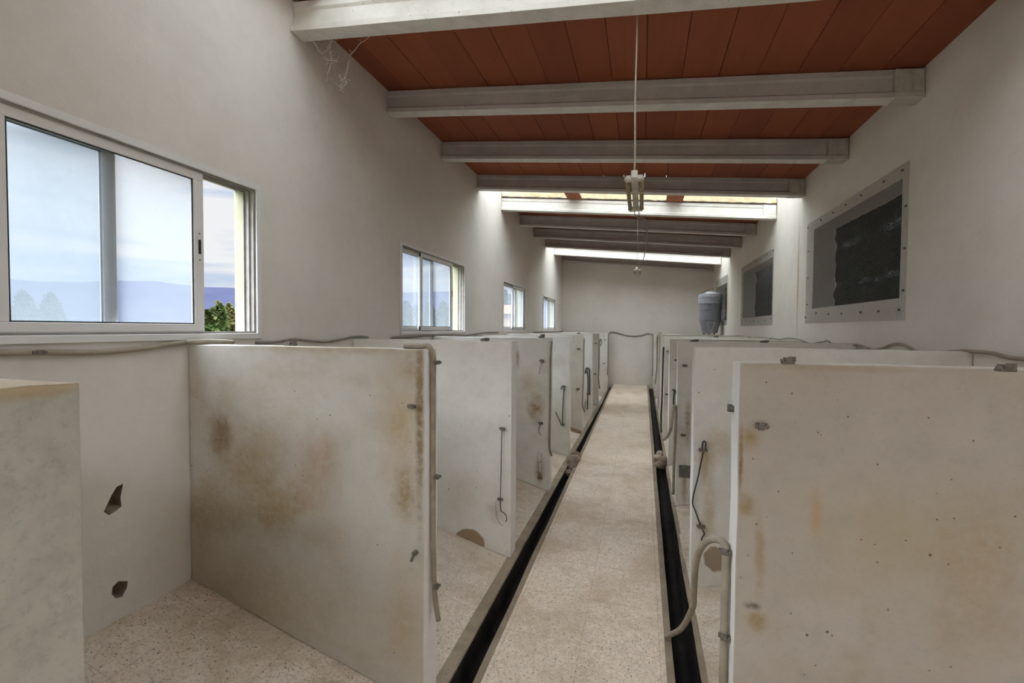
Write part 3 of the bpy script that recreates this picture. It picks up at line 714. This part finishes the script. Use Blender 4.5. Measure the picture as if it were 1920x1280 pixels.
for k, (y0, y1, z0, z1) in enumerate(WIN):
    root = bpy.data.objects.new('window_%d' % (k+1), None); COL.objects.link(root); root.location = (XL, (y0+y1)/2, z0)
    struct(root, ['white sliding window nearest the camera on the left wall', 'second white sliding window on the left wall', 'third white sliding window on the left wall', 'fourth white sliding window on the left wall beside the far corner'][k])
    b = MB(); fw = .031
    ring(b, XL+.0005, XL+.012, (y0, y1, z0, z1), (y0+fw, y1-fw, z0+fw, z1-fw)); b.bevel(.002, 1); b.build('window_frame', M['alu'], root)
    b = MB(); ring(b, XL-.075, XL, (y0+.017, y1-.017, z0+.017, z1-.017), (y0+fw, y1-fw, z0+fw, z1-fw))
    for xr in (-.004, -.037, -.072): ring(b, XL+xr-.003, XL+xr, (y0+.02, y1-.02, z0+.02, z1-.02), (y0+fw+.010, y1-fw-.010, z0+fw+.010, z1-fw-.010))
    b.build('sliding_track', M['alu_d'], root)
    sash(root, 'sliding_sash', *INNER[k], z0+fw, z1-fw, XL-.034, XL-.010, latch=(INNER[k][1]-.027, EYE+.395) if k < 2 else None, blocks=None if k == 0 else (z0+fw+.03, z1-fw-.03))
    sash(root, 'sliding_sash', *OUTER[k], z0+fw, z1-fw, XL-.068, XL-.044)

# ------------------------------------------------------------------ right openings: mesh screens and shade net
ML = ['large wire mesh screen over the near dark opening in the right wall', 'wire mesh screen over the second opening in the right wall', 'wire mesh screen over the far opening above the grey hopper']
MS = [(3.655, 5.60, EYE+.075, EYE+1.125), (6.90, 8.97, EYE+.07, EYE+1.10), (10.36, 11.93, EYE+.10, EYE+1.155)]
for k, (y0, y1, z0, z1) in enumerate(MS):
    root = empty('wire_mesh_screen', (XR, (y0+y1)/2, z0), ML[k], 'wire mesh')
    b = MB(); g = .0155; r = .00045
    n = int((y1-y0)/g)
    for i in range(n+1):
        yq = y0+(y1-y0)*i/n; w_ = .002*noise.noise((yq*3, 0, k))
        b.box((XR-.005+w_, yq-r, z0), (XR-.005+w_+2*r, yq+r, z1))
    n = int((z1-z0)/g)
    for i in range(n+1):
        zq = z0+(z1-z0)*i/n
        b.box((XR-.0072, y0, zq-r), (XR-.005, y1, zq+r))
    b.build('wire_grid', M['mesh'], root)
    if k < 2:
        rnd = random.Random(k); spots = []
        for i in range(7): spots.append((y0+.05+(y1-y0-.1)*i/6+rnd.uniform(-.05, .05), z1-.035)); spots.append((y0+.05+(y1-y0-.1)*i/6+rnd.uniform(-.05, .05), z0+.07+rnd.uniform(-.02, .03)))
        for i in range(3): spots.append((y1-.05, z0+.2+.28*i)); spots.append((y0+.03, z0+.2+.28*i))
        for i, (a, z) in enumerate(spots):
            b = MB(); b.tube([(XR-.001, a, z), (XR-.010, a, z)], .008, 8); b.build('nail', M['steel'], root)
NL = ['dark green shade net behind the near opening in the right wall', 'dark green shade net behind the second opening in the right wall', 'dark shade net behind the far opening near the hopper']
for k, (y0, y1, z0, z1) in enumerate(OPN):
    xn = XR+TR-.075
    b = MB(); ny, nz = 60, 40
    ya, yb = y0+.001, y1-.001
    def pt(i, j, off):
        yq = ya+(yb-ya)*i/ny; zt = z1-.001 - (.11*max(0, 1-(yq-ya)/.75) if k == 1 else 0)
        zq = z0+.001+(zt-z0-.001)*j/nz
        d = .022*noise.noise((yq*2.2, zq*6, k*5)) + .012*noise.noise((yq*9, zq*14, k)) + .02*math.exp(-((zq-EYE-.86)/.05)**2) + .015*math.exp(-((zq-EYE-.47)/.04)**2)
        return (xn+.030+d+off, yq, zq)
    g = [[b.b.verts.new(pt(i, j, 0)) for j in range(nz+1)] for i in range(ny+1)]
    h = [[b.b.verts.new(pt(i, j, .002)) for j in range(nz+1)] for i in range(ny+1)]
    for i in range(ny):
        for j in range(nz):
            b.b.faces.new((g[i][j], g[i+1][j], g[i+1][j+1], g[i][j+1]))
            b.b.faces.new((h[i][j+1], h[i+1][j+1], h[i+1][j], h[i][j]))
    tag(b.build('shade_net', M['net'], smooth=True), NL[k], 'shade net')

# ------------------------------------------------------------------ grey hopper by the far right wall
yt = 10.90
pc = ony(1341, 620, yt); xc = XR-.258; zt0 = ZTR+.004
root = empty('feed_hopper', (xc, yt, zt0), 'blue-grey plastic feed hopper standing on a partition near the far right corner', 'feed hopper')
top_z = ony(1341, 547, yt).z - zt0
R = .245; s = top_z
b = MB(); b.lathe([(.10, .03), (.155, .03), (.215, .30*s), (.225, .34*s), (.226, .56*s), (.232, .565*s), (.232, .80*s)], (xc, yt, zt0)); b.build('hopper_body', M['plastic'], root, smooth=False)
b = MB(); b.lathe([(.226, .72*s), (.248, .72*s), (.25, .84*s), (.226, .84*s)], (xc, yt, zt0)); b.build('rim_band', M['plastic_l'], root)
b = MB(); b.lathe([(.236, .845*s), (.246, .85*s), (.246, .90*s), (.238, .905*s), (.236, .945*s), (.12, .97*s), (.10, 1.0*s), (.04, 1.0*s)], (xc, yt, zt0)); b.build('lid', M['plastic_l'], root)
for a in (-2.35, -1.57, -.8, .8, 2.35):
    b = MB(); dx, dy = math.cos(a), math.sin(a)
    b.tube([(xc+dx*.14, yt+dy*.03+.03, zt0+.055), (xc+dx*.16, YR[8]+.06+dy*.03, zt0+.002)], .014, 6); b.build('foot', M['steel'], root)
b = MB()
def fr(a, z, r): return Vector((xc+math.cos(a)*r, yt+math.sin(a)*r, zt0+z))
for a0, z0, r0, a1, z1, r1 in ((-1.95, .28*s, .213, -1.57, .05*s, .165), (-1.2, .28*s, .213, -1.57, .05*s, .165), (-1.95, .28*s, .213, -1.2, .28*s, .22)):
    b.tube([fr(a0, z0, r0), fr(a1, z1, r1)], .014, 6)
b.build('triangular_rib', M['plastic_l'], root)
b = MB(); yq = yt-.05
b.tube(curve([ony(1340, 541, yq), ony(1328, 543, yq), ony(1317, 552, yq), ony(1314.5, 588, yq), ony(1319, 606, yq), Vector((ony(1330, 622, yq).x, yt, zt0+.006))], 5), .006, 6)
tag(b.build('thin_wire', M['wire'], smooth=True), 'thin wire curving down beside the grey feed hopper', 'wire')
b = MB(); p = ony(1359, 600, yt+.02); b.box((p.x-.07, yt-.02, zt0), (min(p.x+.05, XR-.01), yt+.012, zt0+.30)); b.bevel(.005, 1)
tag(b.build('white_board', M['white_plastic']), 'small white board standing beside the grey feed hopper', 'board')

# ------------------------------------------------------------------ hanging lamps
def lamp(x, y0, z, label, L=.66, yawr=0.0):
    root = empty('tube_lamp', (x, y0+L/2, z), label, 'lamp')
    root_pts = lambda a, b_, c_: Vector((x+a, y0+b_, z+c_))
    def tilt(v): return v
    b = MB(); b.box((x-.017, y0-.012, z), (x+.017, y0+L, z+.042)); b.bevel(.004, 1); b.build('channel', M['lampwhite'], root)
    for ye in (0, L-.03):
        b = MB(); b.box((x-.05, y0+ye, z-.010), (x+.05, y0+ye+.032, z+.022)); b.bevel(.008, 2); b.build('end_cap', M['lampwhite'], root)
    for sx_ in (-1, 1):
        b = MB(); b.tube([(x+sx_*.036, y0+.03, z+.004), (x+sx_*.036, y0+L-.03, z+.004)], .0125, 12); b.build('tube', M['tube'], root, smooth=True)
    for sx_ in (-1, 1):
        b = MB(); b.tube(curve([(x+.004+sx_*.01, y0+L, z+.01), (x+.006+sx_*.014, y0+L+.015, z-.02), (x+.012, y0+L+.02, z-.045)], 4), .003, 6); b.build('flex', M['cable'], root, smooth=True)
    return root
xl = -.052
L1 = lamp(xl, 2.50, EYE+.785, 'dirty twin tube lamp hanging from a long cord in front of the beams')
b = MB(); zt_ = zc(xl)-.003
b.tube(curve([(xl+.003, 2.545, zt_), (xl+.002, 2.535, EYE+1.5), (xl-.002, 2.53, EYE+1.2), (xl+.001, 2.525, EYE+.95), (xl, 2.52, EYE+.826)], 6), .0045, 8)
b.build('cord', M['hose_l'], L1, smooth=True)
x2, y2, z2 = -.085, 6.75, EYE+.835
L2 = lamp(x2, y2, z2, 'small far tube lamp hung with cobwebs before the far wall', L=.5)
b = MB(); b.tube([(x2, y2+.1, z2+.042), (x2-.004, y2+.11, zb(x2)-.002)], .0022, 6)
b.build('cord', M['cable'], L2, smooth=True)
b = MB()
cb = [Vector((xl+.018, 3.18, EYE+.74)), ony(1209.5, 412, 3.25), ony(1213, 430, 3.6), ony(1212.5, 452, 4.1), ony(1210, 470, 4.7), ony(1205.5, 488, 5.6), ony(1201, 497, 6.4), Vector((x2+.015, 6.74, z2+.02))]
b.tube(curve(cb, 6), .0048, 8); tag(b.build('lamp_cable', M['cable'], smooth=True), 'grey cable running from the near tube lamp to the far one', 'cable')
# connector on the cable is a part of nothing else: a small white joint
# ------------------------------------------------------------------ cobwebs under the first beam
rnd = random.Random(5)
def web(starts, label):
    b = MB()
    for pts in starts:
        P = curve(pts, 5); P = [p+Vector((rnd.uniform(-1, 1), rnd.uniform(-1, 1), rnd.uniform(-1, 1)))*.004 for p in P]
        b.tube(P, .0009, 5)
        for p in P[::2]:
            if rnd.random() < .55:
                q = p+Vector((rnd.uniform(-.03, .03), rnd.uniform(-.02, .02), rnd.uniform(-.03, .02))); b.tube([p, (p+q)/2+Vector((0, 0, -.004)), q], .0006, 4)
    return tag(b.build('cobweb', M['web']), label, 'cobweb')
yw_ = 2.47
W = lambda *uv: [ony(u, v, yw_) for u, v in uv]
web([W((575, 62), (590, 80), (603, 100), (618, 85), (625, 70)), W((620, 70), (619, 95), (622, 110), (616, 135), (611, 152)), W((612, 112), (625, 114), (632, 112)), W((700, 62), (672, 85), (655, 105))], 'dusty cobweb strands hanging under the left end of the nearest beam')
web([W((655, 112), (650, 135), (646, 150), (640, 160), (637, 172)), W((637, 141), (641, 150), (648, 146), (650, 155), (642, 163), (636, 160))], 'short tangled cobweb tuft hanging beside the nearest beam end on the left wall')

# ------------------------------------------------------------------ stones in the troughs
def stone(p, r, mat, label, group, seed):
    bm = bmesh.new(); bmesh.ops.create_icosphere(bm, subdivisions=3, radius=1)
    for v in bm.verts:
        d = 1 + .30*noise.noise(v.co*1.1+Vector((seed*3.1, 0, 0))) + .10*noise.noise(v.co*3+Vector((0, seed, 0)))
        v.co = Vector((v.co.x*r*1.05, v.co.y*r*1.2, v.co.z*r*.85))*d + p
    mb = MB(); mb.b.free(); mb.b = bm
    return tag(mb.build('stone', M[mat], smooth=True), label, 'stone', group)
gl_, gr_ = 'stones in the left trough', 'stones in the right trough'
k = 0
for dx, dy, dz, r, lab in ((.01, .18, .045, .050, 'topmost brown stone at the far end of the left trough pile'), (-.035, .06, .05, .032, 'small round stone at the left of the left trough pile'),
                         (.03, .04, .05, .044, 'pale flat stone on the right side of the left trough pile'), (-.005, -.10, .035, .056, 'large brown stone in the middle of the left trough pile'),
                         (.02, -.22, .02, .044, 'rough brown stone at the near side of the left trough pile'), (-.01, -.36, .0, .040, 'lowest grey stone nearest the camera in the left trough')):
    y_ = 5.53+dy
    stone(Vector((-.782+dx*.8, y_, corr(y_)-.03+dz*1.1)), r*1.18, 'stone_p' if k in (2, 1) else 'stone', lab, gl_, k); k += 1
for dx, dy, dz, r, lab in ((.0, .16, .065, .040, 'small pale stone on top of the right trough pile'), (-.028, .03, .06, .046, 'pale pink stone at the left of the right trough pile'),
                         (.026, -.02, .045, .050, 'brown stone at the right of the right trough pile'), (.0, -.14, .02, .058, 'large reddish brown stone at the near side of the right trough pile')):
    y_ = 5.78+dy
    stone(Vector((.228+dx, y_, corr(y_)-.02+dz*1.1)), r*1.12, 'stone_p' if k < 8 else 'stone', lab, gr_, k); k += 1

# ------------------------------------------------------------------ outside
b = MB(); b.box((-900, -500, -1.5), (-2.8, 900, -1.2)); struct(b.build('ground', M['land']))
b = MB(); R0 = 700
rows = []
for i in range(0, 181):
    a = math.radians(60 + i*.75)
    h = 52 + 10*noise.noise((i*.035, 1, 0)) + 5*noise.noise((i*.11, 2, 0)) + 1.5*noise.noise((i*.4, 3, 0))
    d = Vector((math.cos(a), math.sin(a), 0))
    rows.append([d*(R0-250)+Vector((0, 0, -3)), d*(R0-120)+Vector((0, 0, h*.45)), d*R0+Vector((0, 0, h)), d*(R0+250)+Vector((0, 0, -3))])
b.loft(rows, closed=False); hl = b.build('hills', M['hill'], smooth=True); struct(hl)
def tree(base, h, r, conic, label, mat, n=1500, seed=1, group=None):
    rnd = random.Random(seed); root = empty('conifer_tree' if conic else 'leafy_tree', base, label, 'tree', group)
    b = MB(); b.tube([base, base+Vector((0, 0, h*.9))], r*.09, 8, r*.03); b.build('trunk', M['bark'], root)
    b = MB()
    for i in range(n):
        t = rnd.random(); z = h*(.05+.95*t); a = rnd.random()*6.283
        if conic: rr = r*(1-t)**.7*(.55+.45*rnd.random())+.03
        else: rr = r*math.sqrt(max(0, 1-(2*t-1)**2))*(.5+.5*rnd.random())
        p = base+Vector((rr*math.cos(a), rr*math.sin(a), z)); s_ = r*.13*(.6+rnd.random())
        n1 = Vector((rnd.uniform(-1, 1), rnd.uniform(-1, 1), rnd.uniform(-.5, 1))).normalized(); t1 = n1.orthogonal().normalized(); t2 = n1.cross(t1)
        v = [b.b.verts.new(p+t1*s_*x_+t2*s_*y_*1.6) for x_, y_ in ((-.5, -1), (.5, -1), (.35, .5), (0, 1.1), (-.35, .5))]
        b.b.faces.new(v)
    b.build('foliage', M[mat], root); return root
def ground_at(u, dist, top_v):
    d = ray(u, 600); k_ = dist/math.hypot(d.x, d.y); base = Vector((d.x*k_, d.y*k_, -1.2)); dt = ray(u, top_v); kt = dist/math.hypot(dt.x, dt.y)
    return base, dt.z*kt+EYE+1.2
TLAB = ['bushy green conifer right at the window stile, seen through the open gap', 'taller conifer in the middle of the open gap of the near window', 'conifer at the pale jamb, seen through the open gap', 'small conifer between the others in the gap of the near window']
for k, (u, tv, ds) in enumerate(((391, 588, 13), (413, 570, 15), (431, 572, 16), (402, 580, 16.5))):
    bs, hh = ground_at(u, ds, tv); tree(bs, hh, .42 if k != 0 else .5, True, TLAB[k], 'leaf', 1900, k+1, 'conifers beyond the near window')
for k, (u, tv, ds, lab) in enumerate(((48, 551, 60, 'pale distant tree seen through the left pane of the near window'), (98, 553, 64, 'second distant tree seen through the left pane of the near window'))):
    bs, hh = ground_at(u, ds, tv); tree(bs, hh, 1.6, True, lab, 'leaf2', 1500, k+10)
for k, (u, tv, ds, lab) in enumerate(((762, 565, 38, 'leftmost leafy tree seen through the second window'), (782, 572, 42, 'low leafy tree behind the window stile of the second window'), (806, 568, 40, 'round leafy tree behind the double pane of the second window'), (832, 566, 38, 'rightmost leafy tree seen through the second window'), (846, 572, 44, 'leafy tree at the sash edge of the second window'),
                                       (944, 545, 30, 'dark tree above the brick house in the third window gap'))):
    bs, hh = ground_at(u, ds, tv); tree(bs, hh, .62 if k < 5 else .8, False, lab, 'leaf2', 1800, k+20)
d = ray(946, 600); k_ = 22/math.hypot(d.x, d.y); c0 = Vector((d.x*k_, d.y*k_, -1.2)); dv = Vector((d.x, d.y, 0)).normalized(); rt = Vector((dv.y, -dv.x, 0))
root = empty('brick_house', c0, 'orange brick house with tiled roof seen through the third window gap', 'house')
hw, hd, ht = 1.1, 3.0, 3.6
def hp(a, e, z): q = c0+rt*a+dv*e; return Vector((q.x, q.y, -1.2+z))
b = MB(); b.hexa([hp(-hw, 0, 0), hp(hw, 0, 0), hp(hw, hd, 0), hp(-hw, hd, 0), hp(-hw, 0, ht), hp(hw, 0, ht), hp(hw, hd, ht), hp(-hw, hd, ht)]); b.build('brick_wall', M['brick'], root)
b = MB(); b.loft([[hp(-hw-.2, -.3, ht), hp(-hw-.2, hd/2, ht+.5), hp(-hw-.2, hd+.3, ht)], [hp(hw+.2, -.3, ht), hp(hw+.2, hd/2, ht+.5), hp(hw+.2, hd+.3, ht)]]); b.build('roof', M['rooftile'], root)
for a in (-.9, .2):
    b = MB(); b.hexa([hp(a, -.03, 1.4), hp(a+.6, -.03, 1.4), hp(a+.6, .05, 1.4), hp(a, .05, 1.4), hp(a, -.03, 2.6), hp(a+.6, -.03, 2.6), hp(a+.6, .05, 2.6), hp(a, .05, 2.6)]); b.build('house_window', M['black'], root)

# ------------------------------------------------------------------ overcast sky
SKY_STRENGTH, ZEN = .60, 27.5
wd = bpy.data.worlds.new('overcast sky'); sc.world = wd; wd.use_nodes = True
nt = wd.node_tree; nt.nodes.clear()
tc = nt.nodes.new('ShaderNodeTexCoord'); sep = nt.nodes.new('ShaderNodeSeparateXYZ'); nt.links.new(tc.outputs['Generated'], sep.inputs[0])
mp = nt.nodes.new('ShaderNodeMapping'); mp.inputs['Scale'].default_value = (1.6, 1.6, 13); nt.links.new(tc.outputs['Generated'], mp.inputs[0])
ns = nt.nodes.new('ShaderNodeTexNoise'); ns.inputs['Scale'].default_value = 1.7; ns.inputs['Detail'].default_value = 6; ns.inputs['Distortion'].default_value = .5; nt.links.new(mp.outputs[0], ns.inputs['Vector'])
cr = nt.nodes.new('ShaderNodeValToRGB'); cr.color_ramp.elements[0].position = .38; cr.color_ramp.elements[1].position = .60
cr.color_ramp.elements[0].color = (.62, .74, .93, 1); cr.color_ramp.elements[1].color = (1.0, 1.01, 1.03, 1); nt.links.new(ns.outputs['Fac'], cr.inputs[0])
mr = nt.nodes.new('ShaderNodeMapRange'); mr.interpolation_type = 'SMOOTHSTEP'
for a, v in (('From Min', .27), ('From Max', .36), ('To Min', 1.0), ('To Max', ZEN)): mr.inputs[a].default_value = v
nt.links.new(sep.outputs[2], mr.inputs['Value'])
mu = nt.nodes.new('ShaderNodeMath'); mu.operation = 'MULTIPLY'; mu.inputs[1].default_value = SKY_STRENGTH; nt.links.new(mr.outputs[0], mu.inputs[0])
bg = nt.nodes.new('ShaderNodeBackground'); nt.links.new(cr.outputs[0], bg.inputs[0]); nt.links.new(mu.outputs[0], bg.inputs[1])
wo = nt.nodes.new('ShaderNodeOutputWorld'); nt.links.new(bg.outputs[0], wo.inputs[0])
wd.cycles.sampling_method = 'MANUAL'; wd.cycles.sample_map_resolution = 512

# ------------------------------------------------------------------ view and bounces
sc.view_settings.view_transform = 'Standard'; sc.view_settings.look = 'None'
sc.view_settings.gamma = 1.0; sc.view_settings.use_curve_mapping = False
sc.view_settings.exposure = 0.55
cy_ = sc.cycles
cy_.max_bounces = 14; cy_.diffuse_bounces = 10; cy_.glossy_bounces = 3; cy_.transparent_max_bounces = 24; cy_.transmission_bounces = 6
cy_.caustics_reflective = False; cy_.caustics_refractive = False
cy_.sample_clamp_indirect = 6.0
cy_.use_denoising = True
